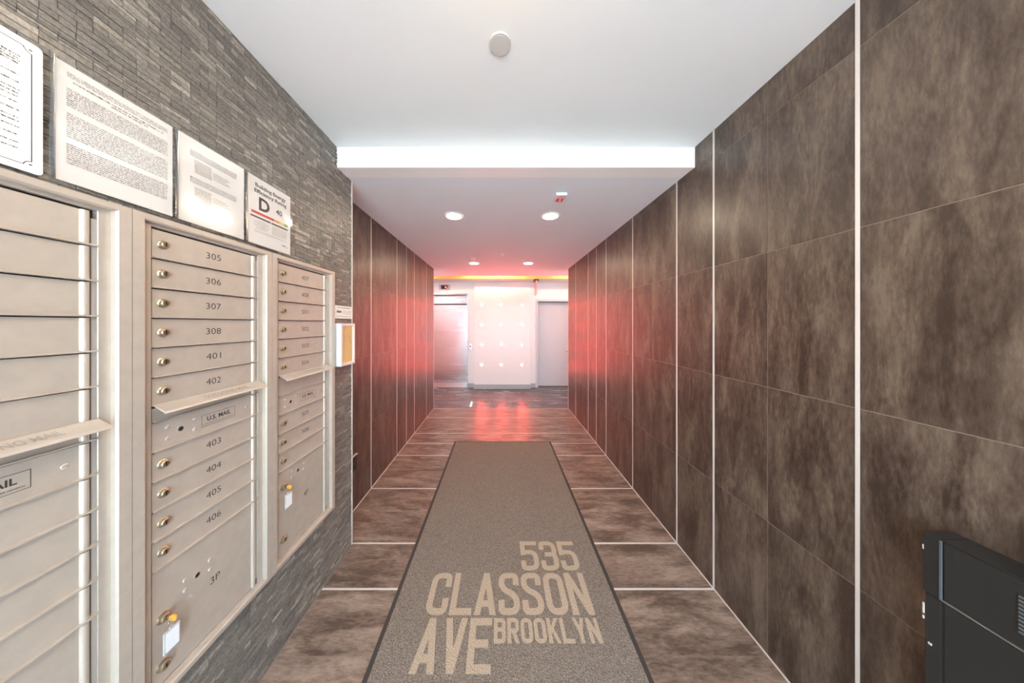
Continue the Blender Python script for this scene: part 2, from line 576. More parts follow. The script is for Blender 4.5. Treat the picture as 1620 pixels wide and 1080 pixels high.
for p in pieces[:300]:
    mb, tn = MB(), []
    piece_geo(mb, p, tn)
    with_tone(mb.build('stone_strip', M['mosaic'], wm, recalc=False), tn)
mb, tn = MB(), []
for p in pieces[300:]:
    piece_geo(mb, p, tn)
o = with_tone(mb.build('stone_strips', M['mosaic'], wm, recalc=False), tn)
o['kind'] = 'stuff'

# --- ceilings
tag(box('ceiling', XL - .3, XR + .2, YF, YB, Z1, Z1 + .12, M['ceiling']), kind='structure')
tag(box('ceiling_beam', XL - .28, XR + .16, YB, YB + .11, Z0, Z1 + .12, M['white_paint']), kind='structure')
CV0, CV1 = 5.27, 5.60
tag(box('ceiling_corridor', -HX, HX, YB + .11, CV0, Z0, Z0 + .10, M['ceiling_cast_offset']), kind='structure')
tag(box('ceiling_hall', -HX, HX, CV1 + .012, 6.6, Z0, Z0 + .10, M['ceiling']), kind='structure')
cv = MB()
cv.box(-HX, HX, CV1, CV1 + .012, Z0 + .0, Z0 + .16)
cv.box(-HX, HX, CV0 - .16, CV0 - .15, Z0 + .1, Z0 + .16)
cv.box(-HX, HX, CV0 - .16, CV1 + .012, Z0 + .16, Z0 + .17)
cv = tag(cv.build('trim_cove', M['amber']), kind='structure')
cv.location.y -= .0
# --- lift hall shell
tag(box('wall_hall_side_left', -HX - .1, -HX, YE, 6.6, -.02, Z1, M['white_paint']), kind='structure')
tag(box('wall_hall_side_right', HX, HX + .1, YE, 6.6, -.02, Z1, M['white_paint']), kind='structure')
YK = 6.10
bk = MB()
EX0, EX1, EZ = -1.78, -.795, 2.215        # lift opening
DX0, DX1, DZ = .905, 1.83, 2.05           # door opening
bk.box(-HX, EX0, YK, YK + .45, 0, Z0)
bk.box(EX0, EX1, YK, YK + .45, EZ, Z0)
bk.box(EX1, DX0, YK, YK + .45, 0, Z0)
bk.box(DX0, DX1, YK, YK + .45, DZ, Z0)
bk.box(DX1, HX, YK, YK + .45, 0, Z0)
bk = tag(bk.build('wall_back', M['white_paint']), kind='structure')
PX0, PX1, PY = -.605, .71, 5.985
tag(box('wall_shaft', -HX, HX, YK + .45, YK + .5, -.02, Z0, M['dark']), kind='structure')
tag(box('wall_pier', PX0, PX1, PY, YK, 0, Z0, M['panel_white'], bevel=.004), kind='structure')
bb = MB()
bb.box(PX0 - .012, PX1 + .012, PY - .014, PY - .001, 0, .105)
bb.box(PX0 - .013, PX0 - .001, PY - .001, YK - .014, 0, .105)
bb.box(PX1 + .001, PX1 + .013, PY - .001, YK - .014, 0, .105)
bb.box(EX1 + .03, PX0 - .001, YK - .014, YK - .001, 0, .105)
bb.box(PX1 + .001, DX0 - .06, YK - .014, YK - .001, 0, .105)
tag(bb.build('baseboard_back', M['base_grey'], bevel=.003), kind='structure')

# --- lift doors
lift = empty('door_1', ((EX0 + EX1) / 2, YK + .2, 0), kind='structure')
box('door_panel', EX0 + .02, -1.662, YK + .24, YK + .27, .012, 1.99, M['steel'], lift, .002)
box('door_panel', -1.658, EX1 - .022, YK + .245, YK + .275, .012, 1.99, M['steel'], lift, .002)
mb = MB().box(EX0, EX1, YK + .10, YK + .28, 2.005, 2.06).box(EX0, EX1, YK + .16, YK + .3, 2.06, 2.21)
mb.build('lift_header', M['steel'], lift, bevel=.003)
mb = MB().box(EX0 - .03, EX0, YK - .012, YK + .3, 0, EZ + .035).box(EX1, EX1 + .03, YK - .012, YK + .3, 0, EZ + .035).box(EX0, EX1, YK - .012, YK + .1, EZ, EZ + .035)
mb.build('lift_frame', M['steel'], lift, bevel=.003)
box('sill', EX0, EX1, YK, YK + .28, .0, .011, M['steel'], lift)
# --- painted door on the right
d2 = empty('door_2', ((DX0 + DX1) / 2, YK + .1, 0), kind='structure')
box('door_leaf', DX0 + .004, DX1 - .004, YK + .13, YK + .17, .008, DZ - .003, M['door_grey'], d2, .002)
mb = MB().box(DX0 - .05, DX0, YK - .02, YK + .2, 0, DZ + .05).box(DX1, DX1 + .05, YK - .02, YK + .2, 0, DZ + .05).box(DX0, DX1, YK - .02, YK + .2, DZ, DZ + .05)
mb.build('door_frame', M['door_grey'], d2, bevel=.003)
mb = MB().lathe([(.022, 0), (.022, -.012), (.010, -.014), (.010, -.05)], (1.70, YK + .13, .86), 'Y', 16)
mb.tube([(1.70, YK + .085, .86), (1.58, YK + .085, .86)], .009)
mb.build('door_handle', M['steel'], d2, smooth=True)

# --- entrance behind the camera: glazed front
en = empty('door_3', (.1, YF, 0), kind='structure')
mb = MB()
for a, b in ((XL, XL + .05), (-.42, -.37), (.57, .62), (XR - .05, XR)):
    mb.box(a, b, YF - .03, YF + .03, 0, Z1)
for a, b in ((.0, .06), (2.16, 2.21), (Z1 - .05, Z1)):
    mb.box(XL, XR, YF - .028, YF + .028, a, b)
mb.build('entrance_frame', M['alu_edge'], en)
for a, b in ((XL + .05, -.42), (-.37, .57), (.62, XR - .05)):
    box('glass_pane', a, b, YF - .004, YF + .004, .06, 2.16, M['glass'], en)
    box('glass_pane', a, b, YF - .004, YF + .004, 2.21, Z1 - .05, M['glass'], en)

# ================================================================ lamps
def downlight(x, y, label, glow='lamp_down'):
    t = empty('downlight', (x, y, Z0), label, 'ceiling light', 'recessed downlights of the corridor')
    MB().lathe([(.066, -.0005), (.066, -.006), (.074, -.0075), (.085, -.004), (.086, -.0005)], (x, y, Z0), 'Z', 40, caps=(False, False)).build('trim_ring', M['trim_white'], t, smooth=True)
    MB().lathe([(.066, -.002), (.066, -.0042), (.05, -.005)], (x, y, Z0), 'Z', 40).build('diffuser', M[glow], t, smooth=True)
downlight(-.42, 2.333, 'lit round downlight on the left, the pair just behind the white ceiling step')
downlight(.46, 2.333, 'lit round downlight on the right, beside the small red ceiling device')
downlight(-.42, 4.155, 'lit round downlight on the left, far pair near the lift')
downlight(.46, 4.155, 'lit round downlight on the right, far pair near the glowing cove')

downlight(-1.65, 5.0, 'unseen white downlight added to light the lift hall, round the corner in front of the lift', 'lamp_hall_fill')  # unseen pair, added to brighten the hall and the white pier
downlight(1.68, 5.0, 'unseen white downlight added to light the lift hall, round the corner before the grey door', 'lamp_hall_fill')

t = empty('dome_light', (0, .50, Z1), 'warm round dome light on the entrance ceiling above the camera', 'ceiling light')
MB().lathe([(.17, 0), (.17, -.02), (.155, -.024)], (0, .50, Z1), 'Z', 40, caps=(True, False)).build('lamp_base', M['trim_white'], t, smooth=True)
MB().lathe([(.153, -.02), (.145, -.042), (.12, -.062), (.08, -.076), (.04, -.082), (.004, -.083)], (0, .50, Z1), 'Z', 40, caps=(False, True)).build('lamp_shade', M['lamp_dome'], t, smooth=True)

for a, b, lab in ((-.74, .52, 'glowing warm tube in the ceiling cove above the white pier'),
                  (1.22, 2.12, 'glowing warm tube in the cove above the grey door'),
                  (-2.12, -1.62, 'glowing warm tube in the cove above the lift, far left')):
    t = empty('cove_tube', ((a + b) / 2, CV0 - .06, Z0 + .1), lab, 'light tube', 'tubes in the ceiling cove')
    MB().tube([(a + .03, CV0 - .06, Z0 + .128), (b - .03, CV0 - .06, Z0 + .128)], .014, 12).build('tube', M['lamp_cove'], t, smooth=True)
    box('lamp_holder', a, a + .03, CV0 - .08, CV0 - .04, Z0 + .1, Z0 + .148, M['trim_white'], t)
    box('lamp_holder', b - .03, b, CV0 - .08, CV0 - .04, Z0 + .1, Z0 + .148, M['trim_white'], t)

rown = ['top', 'second', 'third', 'bottom']
coln = ['left', 'middle', 'right']
for i, yp in enumerate((482.5, 514, 545.5, 577)):
    for j, xp in enumerate((762, 793, 825.5)):
        x = (xp - 791) * PY / FPX; zz = EYE - (yp - 512) * PY / FPX
        t = empty('wall_lamp', (x, PY, zz), f'small round red lamp on the white pier, {rown[i]} row, {coln[j]} column', 'wall light', 'lamps on the white pier')
        MB().lathe([(.040, 0), (.040, -.010), (.034, -.014), (.027, -.010)], (x, PY, zz), 'Y', 24, caps=(True, False)).build('bezel', M['trim_white'], t, smooth=True)
        MB().lathe([(.027, -.004), (.025, -.014), (.017, -.022), (.003, -.025)], (x, PY, zz), 'Y', 24).build('lens', M['lamp_red'], t, smooth=True)
        ld = bpy.data.lights.new('lamp_beam', 'SPOT')
        ld.energy = LAMP_RED; ld.color = (1, .055, .05); ld.spot_size = math.radians(165); ld.spot_blend = .5; ld.shadow_soft_size = .03
        lo = bpy.data.objects.new('lamp_beam', ld)
        link(lo, t, (x, PY - .06, zz))
        lo.rotation_euler = (-math.pi / 2, 0, 0)          # shines to -Y, into the corridor

# ================================================================ ceiling fittings
t = empty('smoke_detector', (0, 1.012, Z1), 'flat grey round cover on the upper white ceiling', 'ceiling cover')
MB().lathe([(.039, 0), (.039, -.003), (.0430, -.0035), (.0430, -.008), (.041, -.0095)], (0, 1.012, Z1), 'Z', 40).build('cover', M['cover_grey'], t, smooth=True)
MB().lathe([(.036, -.0094), (.035, -.0102)], (0, 1.012, Z1), 'Z', 40).build('cover_plate', M['cover_grey'], t, smooth=True)
sx, sy = .462, 1.965
t = empty('fire_alarm', (sx, sy, Z0), 'small white and red alarm device on the lower ceiling', 'alarm')
box('housing', sx - .042, sx + .042, sy - .05, sy + .05, Z0 - .022, Z0, M['trim_white'], t, .004)
box('red_lens', sx - .026, sx + .026, sy - .016, sy + .042, Z0 - .030, Z0 - .022, M['red_plastic'], t, .004)
box('flash_window', sx - .007, sx + .007, sy - .002, sy + .022, Z0 - .033, Z0 - .030, M['trim_white'], t)
for x, y, lab in ((.03, 3.63, 'small white sprinkler head in the middle of the lower ceiling'),
                  (-.40, 3.84, 'small white sensor beside the far left downlight')):
    t = empty('sprinkler', (x, y, Z0), lab, 'sprinkler')
    MB().lathe([(.034, 0), (.034, -.005), (.026, -.010)], (x, y, Z0), 'Z', 24).build('escutcheon', M['trim_white'], t, smooth=True)
    MB().lathe([(.009, -.010), (.009, -.024), (.017, -.026), (.017, -.029)], (x, y, Z0), 'Z', 16).build('deflector', M['trim_white'], t, smooth=True)

# exit sign seen edge on
ex, ey = .80, 5.72
t = empty('exit_sign', (ex, ey, Z0), 'hanging edge-lit sign with dark cap and pink panel, seen edge on', 'sign')
box('canopy', ex - .045, ex + .045, ey - .13, ey + .13, Z0 - .04, Z0, M['black_metal'], t, .004)
box('sign_panel', ex - .012, ex + .012, ey - .14, ey + .14, Z0 - .34, Z0 - .04, M['sign_red'], t, .002)
# floor indicator
ix0, ix1 = -1.45, -1.19
t = empty('floor_indicator', ((ix0 + ix1) / 2, YK, 2.32), 'small red lit floor display above the steel lift', 'display')
box('housing', ix0, ix1, YK - .02, YK, 2.32, 2.455, M['cover_grey'], t, .004)
box('screen', ix0 + .05, ix1 - .05, YK - .023, YK - .02, 2.345, 2.435, M['dark'], t)
MB().box(-1.305, -1.27, YK - .0255, YK - .0235, 2.372, 2.405).box(-1.265, -1.25, YK - .0255, YK - .0235, 2.355, 2.37).build('lit_segments', M['led_red'], t)
# call button
t = empty('call_button', (-.70, YK, .98), 'small steel call button plate between lift and white pier', 'button')
box('plate', -.73, -.672, YK - .008, YK, .91, 1.05, M['steel'], t, .002)
MB().lathe([(.016, -.008), (.016, -.014), (.013, -.017)], (-.70, YK, .985), 'Y', 20).build('button', M['dark'], t, smooth=True)

# ================================================================ floor mat
mx0, mx1, my0, my1 = -.585, .652, .27, 3.305
t = empty('floor_mat', ((mx0 + mx1) / 2, (my0 + my1) / 2, 0), 'long grey-brown entrance mat with tan street address lettering', 'mat')
mb = MB()
for a in ((mx0, mx0 + .022, my0, my1), (mx1 - .022, mx1, my0, my1), (mx0 + .022, mx1 - .022, my0, my0 + .022), (mx0 + .022, mx1 - .022, my1 - .022, my1)):
    mb.box(a[0], a[1], a[2], a[3], .0008, .005)
mb.build('rubber_border', M['rubber'], t, bevel=.001)
box('pile', mx0 + .022, mx1 - .022, my0 + .022, my1 - .022, .0008, .009, M['mat'], t, .003)


def fillet(pts, r, closed=False, n=6):
    pts = [Vector(p) for p in pts]
    out = []
    m = len(pts)
    for i, p in enumerate(pts):
        if not closed and i in (0, m - 1):
            out.append(p); continue
        a, b = pts[i - 1], pts[(i + 1) % m]
        da, db = (a - p), (b - p)
        k = min(r, da.length * .49, db.length * .49)
        s, e = p + da.normalized() * k, p + db.normalized() * k
        for q in range(n + 1):
            w = q / n
            out.append(s * (1 - w) ** 2 + p * (2 * w * (1 - w)) + e * w * w)
    return out


def ribbon(mb, pts, t, z, closed=False):
    m = len(pts)
    if not closed:
        pts = list(pts)
        pts[0] = pts[0] + (pts[0] - pts[1]).normalized() * t / 2
        pts[-1] = pts[-1] + (pts[-1] - pts[-2]).normalized() * t / 2
    L, R = [], []
    for i, p in enumerate(pts):
        a = pts[i - 1] if (closed or i) else None
        b = pts[(i + 1) % m] if (closed or i < m - 1) else None
        d1 = (p - a).normalized() if a is not None else (b - p).normalized()
        d2_ = (b - p).normalized() if b is not None else d1
        n1 = Vector((-d1.y, d1.x)); n2 = Vector((-d2_.y, d2_.x))
        nn = (n1 + n2).normalized()
        k = t / 2 / max(.4, nn.dot(n1))
        L.append(p + nn * k); R.append(p - nn * k)
    vs = [(p.x, p.y, z) for p in L] + [(p.x, p.y, z) for p in R]
    fs = [(i, (i + 1) % m, m + (i + 1) % m, m + i) for i in range(m if closed else m - 1)]
    mb.add(vs, fs)


# centre lines in a unit cell: ('p', points, corner radius, closed) strokes and ('d', x0, y0, x1, y1) slanted bars
GL = {
    '5': [('p', [(1, 1), (0, 1), (0, .58)], 0, 0), ('p', [(0, .62), (1, .62), (1, 0), (0, 0), (0, .20)], .42, 0)],
    '3': [('p', [(0, .80), (0, 1), (1, 1), (1, .53), (.4, .53)], .42, 0), ('p', [(.4, .53), (1, .53), (1, 0), (0, 0), (0, .20)], .42, 0)],
    'C': [('p', [(1, .74), (1, 1), (0, 1), (0, 0), (1, 0), (1, .26)], .42, 0)],
    'L': [('p', [(0, 1), (0, 0), (1, 0)], 0, 0)],
    'A': [('d', 0, 0, .5, 1), ('d', 1, 0, .5, 1), ('p', [(.28, .20), (.72, .20)], 0, 0)],
    'S': [('p', [(1, .79), (1, 1), (0, 1), (0, .62), (1, .40), (1, 0), (0, 0), (0, .21)], .42, 0)],
    'O': [('p', [(0, 0), (1, 0), (1, 1), (0, 1)], .45, 1)],
    'N': [('p', [(0, 0), (0, 1)], 0, 0), ('p', [(1, 0), (1, 1)], 0, 0), ('d', 0, 1, 1, 0)],
    'V': [('d', 0, 1, .5, 0), ('d', 1, 1, .5, 0)],
    'E': [('p', [(1, 1), (0, 1), (0, 0), (1, 0)], 0, 0), ('p', [(0, .5), (.8, .5)], 0, 0)],
    'B': [('p', [(0, 0), (0, 1), (1, 1), (1, .53), (0, .53)], .30, 0), ('p', [(0, .53), (1, .53), (1, 0), (0, 0)], .30, 0), ('p', [(0, 0), (0, 1)], 0, 0)],
    'R': [('p', [(0, 0), (0, 1), (1, 1), (1, .48), (0, .48)], .30, 0), ('p', [(0, 0), (0, 1)], 0, 0), ('d', .45, .5, 1, 0)],
    'K': [('p', [(0, 0), (0, 1)], 0, 0), ('d', .12, .40, 1, 1), ('d', .35, .58, 1, 0)],
    'Y': [('d', 0, 1, .5, .42), ('d', 1, 1, .5, .42), ('p', [(.5, 0), (.5, .45)], 0, 0)],
}


def mat_word(word, x0, x1, y0, y1, stem):
    mb = MB()
    z = .0094
    H = y1 - y0
    gap = stem * .42
    n = len(word)
    Wd = (x1 - x0 - gap * (n - 1)) / n
    for i, ch in enumerate(word):
        gx = x0 + i * (Wd + gap)
        for st in GL[ch]:
            z += .00022
            if st[0] == 'p':
                pts = [(gx + stem / 2 + p[0] * (Wd - stem), y0 + stem / 2 + p[1] * (H - stem)) for p in st[1]]
                pts = fillet(pts, st[2] * (Wd - stem) * 1.2, bool(st[3])) if st[2] else [Vector(p) for p in pts]
                ribbon(mb, pts, stem, z, bool(st[3]))
            else:
                _, ax, ay, bx, by = st
                X0 = gx + ax * (Wd - stem); X1 = gx + bx * (Wd - stem)
                Y0, Y1 = y0 + ay * H, y0 + by * H
                mb.add([(X0, Y0, z), (X0 + stem, Y0, z), (X1 + stem, Y1, z), (X1, Y1, z)], [(0, 1, 2, 3)])
        z = .0094 + (i % 2) * .00005
    mb.f = [f if (Vector(mb.v[f[1]]) - Vector(mb.v[f[0]])).cross(Vector(mb.v[f[2]]) - Vector(mb.v[f[0]])).z > 0 else f[::-1] for f in mb.f]
    o = mb.build('lettering', M['mat_letter'], t, recalc=False)
    return o


mat_word('535', .135, .500, 1.568, 1.778, .031)
mat_word('CLASSON', -.397, .497, 1.328, 1.553, .033)
mat_word('AVE', -.397, -.040, 1.104, 1.315, .032)
mat_word('BROOKLYN', -.030, .492, 1.210, 1.315, .0185)

# ================================================================ mailboxes
XFL, XIN, XD = XL + .022, XL + .006, XL + .004     # flange front, inner frame front, door front
ZT, PITCH = 1.803, .0878


def ring(mb, u0, u1, v0, v1, a, xb, xf, ch=0.0, av=None):
    """rectangular frame ring of width a between X=xb and X=xf, inner edge chamfered"""
    av = a if av is None else av
    o_ = [(u0, v0), (u1, v0), (u1, v1), (u0, v1)]
    i_ = [(u0 + a, v0 + av), (u1 - a, v0 + av), (u1 - a, v1 - av), (u0 + a, v1 - av)]
    c_ = [(u0 + a - ch, v0 + av - ch), (u1 - a + ch, v0 + av - ch), (u1 - a + ch, v1 - av + ch), (u0 + a - ch, v1 - av + ch)]
    vs = [(xb, *p) for p in o_] + [(xf, *p) for p in o_] + [(xf, *p) for p in c_] + [(xf - ch, *p) for p in i_] + [(xb, *p) for p in i_]
    fs = []
    for l in range(4):
        for k in range(4):
            k2 = (k + 1) % 4
            fs.append((l * 4 + k, l * 4 + k2, (l + 1) * 4 + k2, (l + 1) * 4 + k))
    for k in range(4):
        k2 = (k + 1) % 4
        fs.append((16 + k, 16 + k2, k2, k))
    mb.add(vs, fs)


def door_geo(u0, u1, v0, v1):
    """a flat metal leaf with a half-round hinge roll along its far edge"""
    r = .0075
    pts = [(XL - .006, u0), (XD, u0), (XD, u1 - 2 * r)]
    for k in range(9):
        a = math.pi * k / 8
        pts.append((XD + r * .95 * math.sin(a), u1 - r - r * math.cos(a)))
    pts.append((XL - .006, u1))
    mb = MB()
    mb.prism(pts, 'Z', v0, v1)
    return mb


def lock_geo(u, v, s=1.0, X=None):
    X = XD if X is None else X
    mb = MB()
    mb.lathe([(.0135 * s, -.001), (.0135 * s, .002), (.0115 * s, .004), (.0105 * s, .0045), (.0100 * s, .0105), (.0085 * s, .012)], (X, u, v), 'X', 20)
    mb.box(X + .0118, X + .0126, u - .0018, u + .0018, v - .006, v + .006, 1)
    return mb


def rivets(par, pts):
    for u, v in pts:
        MB().lathe([(.0062, -.0005), (.0058, .0012), (.0040, .0022)], (XD, u, v), 'X', 14).build('rivet', M['steel_pin'], par, smooth=True)


def hole(par, u, v):
    mb = MB()
    mb.lathe([(.0085, -.0004), (.0085, .0008), (.0070, .0010)], (XD, u, v), 'X', 18, 0, (True, False))
    mb.lathe([(.0070, .0003), (.0068, .0004)], (XD, u, v), 'X', 18, 1)
    mb.build('keyhole', [M['steel_pin'], M['dark']], par, smooth=True)


def make_bank(u_start, label, upper, layout, ledge_text):
    """layout: list of (kind, k0, k1, text); k counts units of PITCH down from the top"""
    u0, u1 = u_start, u_start + .427
    t = empty('mailbox_bank', (XL, (u0 + u1) / 2, BOXZ0), label, 'mailbox', 'wall of mailboxes')
    mb = MB(); ring(mb, u0 + .0008, u1 - .0008, BOXZ0, BOXZ1, .0275, XL - .006, XFL, .004, .019)
    mb.build('outer_frame', M['alu'], t)
    mb = MB(); ring(mb, u0 + .0275, u1 - .0275, BOXZ0 + .019, BOXZ1 - .019, .0225, XL - .007, XIN, .0012, .0085)
    mb.build('inner_frame', M['alu'], t)
    du0, du1 = u0 + .0525, u1 - .0625
    box('back_panel', XL - .012, XL - .0068, u0 + .02, u1 - .02, BOXZ0 + .02, BOXZ1 - .02, M['dark'], t)
    box('hinge_channel', XL - .0066, XL + .0045, du1 + .0035, u1 - .0505, BOXZ0 + .05, BOXZ1 - .05, M['alu_edge'], t)
    for kind, k0, k1, txt in layout:
        v1 = ZT - PITCH * k0 - .0052
        v0 = (ZT - PITCH * k1 + .0018) if kind != 'parcel' else BOXZ0 + .031
        um, vm = (du0 + du1) / 2, (v0 + v1) / 2
        nm = {'box': 'mailbox_door', 'parcel': 'parcel_door', 'mail': 'collection_door', 'slot': 'slot_panel'}[kind]
        d = door_geo(du0, du1, v0, v1).build(nm, M['alu'], t, smooth=True, cut=30)
        if kind == 'box':
            lock_geo(du0 + .023, vm).build('lock', [M['brass'], M['dark']], d, smooth=True)
            if txt:
                mb = MB(); wall_text(mb, txt, XD + .0004, um + .005, vm, .047, .0215, -.004)
                mb.build('number', M['ink'], d, recalc=False)
        if kind == 'mail':
            vc = vm
            rivets(d, [(du0 + .035, vc + .0175), (du0 + .035, vc - .0175), (du0 + .104, vc + .0175), (du0 + .104, vc - .0175), (du1 - .035, vc)])
            hole(d, du0 + .067, vc)
            mb = MB()
            a, b, c, e = du0 + .124, du0 + .234, vc - .020, vc + .020
            w = .0011
            X = XD + .0004
            for (p, q, r_, s_) in ((a, b, c, c + w), (a, b, e - w, e), (a, a + w, c, e), (b - w, b, c, e)):
                mb.add([(X, p, r_), (X, q, r_), (X, q, s_), (X, p, s_)], [(0, 1, 2, 3)])
            wall_text(mb, 'U.S. MAIL', X, (a + b) / 2, vc + .004, .078, .0155, .025)
            wall_text(mb, 'APPROVED BY THE POSTMASTER GENERAL', X, (a + b) / 2, vc - .0125, .098, .0036)
            mb.build('printed_label', M['ink'], d, recalc=False)
        if kind == 'parcel':
            hv = .677 if k0 > 11.2 else .785
            rivets(d, [(du0 + .078, hv + .0165), (du0 + .078, hv - .0165), (du0 + .149, hv + .0165), (du0 + .149, hv - .0165)])
            hole(d, du0 + .112, hv)
            lv = .635 if k0 > 11.2 else .757
            lock_geo(du0 + .024, lv, 1.15).build('lock', [M['brass'], M['dark']], d, smooth=True)
            lock_geo(du0 + .024, .492 if k0 > 11.2 else .511, 1.15).build('lock', [M['brass'], M['dark']], d, smooth=True)
            if txt:
                mb = MB(); wall_text(mb, txt, XD + .0004, du0 + .166, .615 if k0 > 11.2 else .637, .031, .024)
                mb.build('number', M['ink'], d, recalc=False)
        # thin projecting divider under each leaf
        if kind != 'parcel' and not (kind == 'box' and abs(k1 - 6) < .01):
            zc = ZT - PITCH * k1
            box('divider', XL - .006, XD + .0095, du0 - .001, u1 - .0515, zc - .0020, zc + .0020, M['alu'], t, .0008)
    # hood over the outgoing mail slot
    zc = ZT - PITCH * 6
    pr = [(XD + .0005, zc + .006), (XD + .008, zc + .006), (XD + .040, zc - .012), (XD + .043, zc - .018), (XD + .0405, zc - .0195), (XD + .038, zc - .015), (XD + .008, zc + .002), (XD + .0005, zc + .002)]
    hd = MB().prism(pr, 'Y', du0 - .002, u1 - .0515).build('slot_hood', M['alu'], t)
    # engraved words on its slope
    mb = MB()
    vs, fs = text_geo('OUTGOING MAIL', .01)
    ax, az, bx, bz = XD + .010, zc + .0049, XD + .038, zc - .0109
    um = (du0 + du1) / 2 + .03
    mb.add([(ax + (bx - ax) * (.5 - p[1] * .55) + .0004, um + p[0] * .15, az + (bz - az) * (.5 - p[1] * .55) + .0008) for p in vs], fs)
    mb.build('engraved_words', M['ink_faint'], hd, recalc=False)
    return t


def boxes(first, ks):
    return [('box', k, k + 1, s) for k, s in zip(ks, first)]


lowA = [('slot', 6, 6.5, None), ('mail', 6.5, 7.5, None)]
make_bank(.268, 'silver mailbox column nearest the camera, cut by the left edge of the photo', None,
          boxes([None] * 6, range(6)) + lowA + boxes([None] * 4, (7.5, 8.5, 9.5, 10.5)) + [('parcel', 11.5, 15.5, None)], True)
make_bank(.695, 'middle silver mailbox column, numbers 305 to 406 and parcel box 3P', None,
          boxes(['305', '306', '307', '308', '401', '402'], range(6)) + lowA + boxes(['403', '404', '405', '406'], (7.5, 8.5, 9.5, 10.5)) + [('parcel', 11.5, 15.5, '3P')], True)
make_bank(1.122, 'far silver mailbox column, numbers 407 to 506 and parcel box 4P', None,
          boxes(['407', '408', '501', '502', '503', '504'], range(6)) + [('slot', 6, 7, None), ('mail', 7, 8, None)] + boxes(['505', '506', None], (8, 9, 10)) + [('parcel', 11, 15.5, '4P')], True)


def key_set(u, v, label):
    X = XD + .0125
    t = empty('key_set', (X, u, v), label, 'key', 'keys left in parcel locks')
    MB().box(X + .0004, X + .008, u - .0012, u + .0012, v - .0035, v + .0035).build('key_blade', M['brass'], t)
    pr = [(X + .008, v - .005), (X + .013, v - .0085), (X + .024, v - .0085), (X + .029, v - .003), (X + .029, v + .004), (X + .024, v + .0085), (X + .013, v + .0085), (X + .008, v + .005)]
    MB().prism(pr, 'Y', u - .002, u + .002).build('key_head', M['key'], t, bevel=.001)
    pts = [(X + .016, u + .010 * math.sin(a), v - .012 + .012 * math.cos(a)) for a in [2 * math.pi * k / 20 for k in range(21)]]
    MB().tube(pts, .0009, 6).build('key_ring', M['brass'], t, smooth=True)
    z1 = v - .029
    tg = MB()
    tg.box(X + .012, X + .0165, u - .019, u + .019, z1 - .064, z1)
    tg.box(X + .0125, X + .016, u - .006, u + .006, z1, z1 + .008)
    o = tg.build('key_tag', M['cover_grey'], t, bevel=.001)
    box('tag_insert', X + .0165, X + .0169, u - .0155, u + .0155, z1 - .060, z1 - .004, M['tag'], o)


key_set(.7475 + .024, .635, 'orange-headed key with white tag in the 3P parcel lock')
key_set(1.1745 + .024, .757, 'key with white tag hanging from the 4P parcel lock')


# ================================================================ notices above the mailboxes
def char_rows(mb, X, u0, u1, v, h, rnd, mode='full', mi=0):
    """one line of small illegible print"""
    u = u0
    if mode == 'center':
        w = (u1 - u0) * rnd.uniform(.45, .9); u0, u1 = (u0 + u1 - w) / 2, (u0 + u1 + w) / 2; u = u0
    if mode == 'ragged': u1 -= (u1 - u0) * rnd.uniform(0, .35)
    if mode == 'right': u = u0 + (u1 - u0) * rnd.uniform(.0, .5)
    while u < u1:
        for _ in range(rnd.randint(2, 9)):
            w = h * rnd.uniform(.35, .62)
            if u + w > u1: return
            top = h * rnd.choice((.68, .68, .7, 1.0))
            bot = -h * rnd.choice((0, 0, 0, .22))
            c = rnd.random()
            s = h * .24
            if c < .4:      # two stems joined by a bar
                mb.add([(X, u, v), (X, u + s, v), (X, u + s, v + top), (X, u, v + top)], [(0, 1, 2, 3)], mi)
                mb.add([(X, u + w * .65, v + bot), (X, u + w * .65 + s, v + bot), (X, u + w * .65 + s, v + h * .68), (X, u + w * .65, v + h * .68)], [(0, 1, 2, 3)], mi)
                mb.add([(X, u, v + h * .52), (X, u + w * .8, v + h * .52), (X, u + w * .8, v + h * .68), (X, u, v + h * .68)], [(0, 1, 2, 3)], mi)
            elif c < .75:   # round letter as three bars
                for q in (.0, .27, .54):
                    mb.add([(X, u, v + h * q), (X, u + w * .8, v + h * q), (X, u + w * .8, v + h * (q + .13)), (X, u, v + h * (q + .13))], [(0, 1, 2, 3)], mi)
            else:
                mb.add([(X, u + w * .3, v + bot), (X, u + w * .3 + s, v + bot), (X, u + w * .3 + s, v + top), (X, u + w * .3, v + top)], [(0, 1, 2, 3)], mi)
            u += w
        u += h * .55


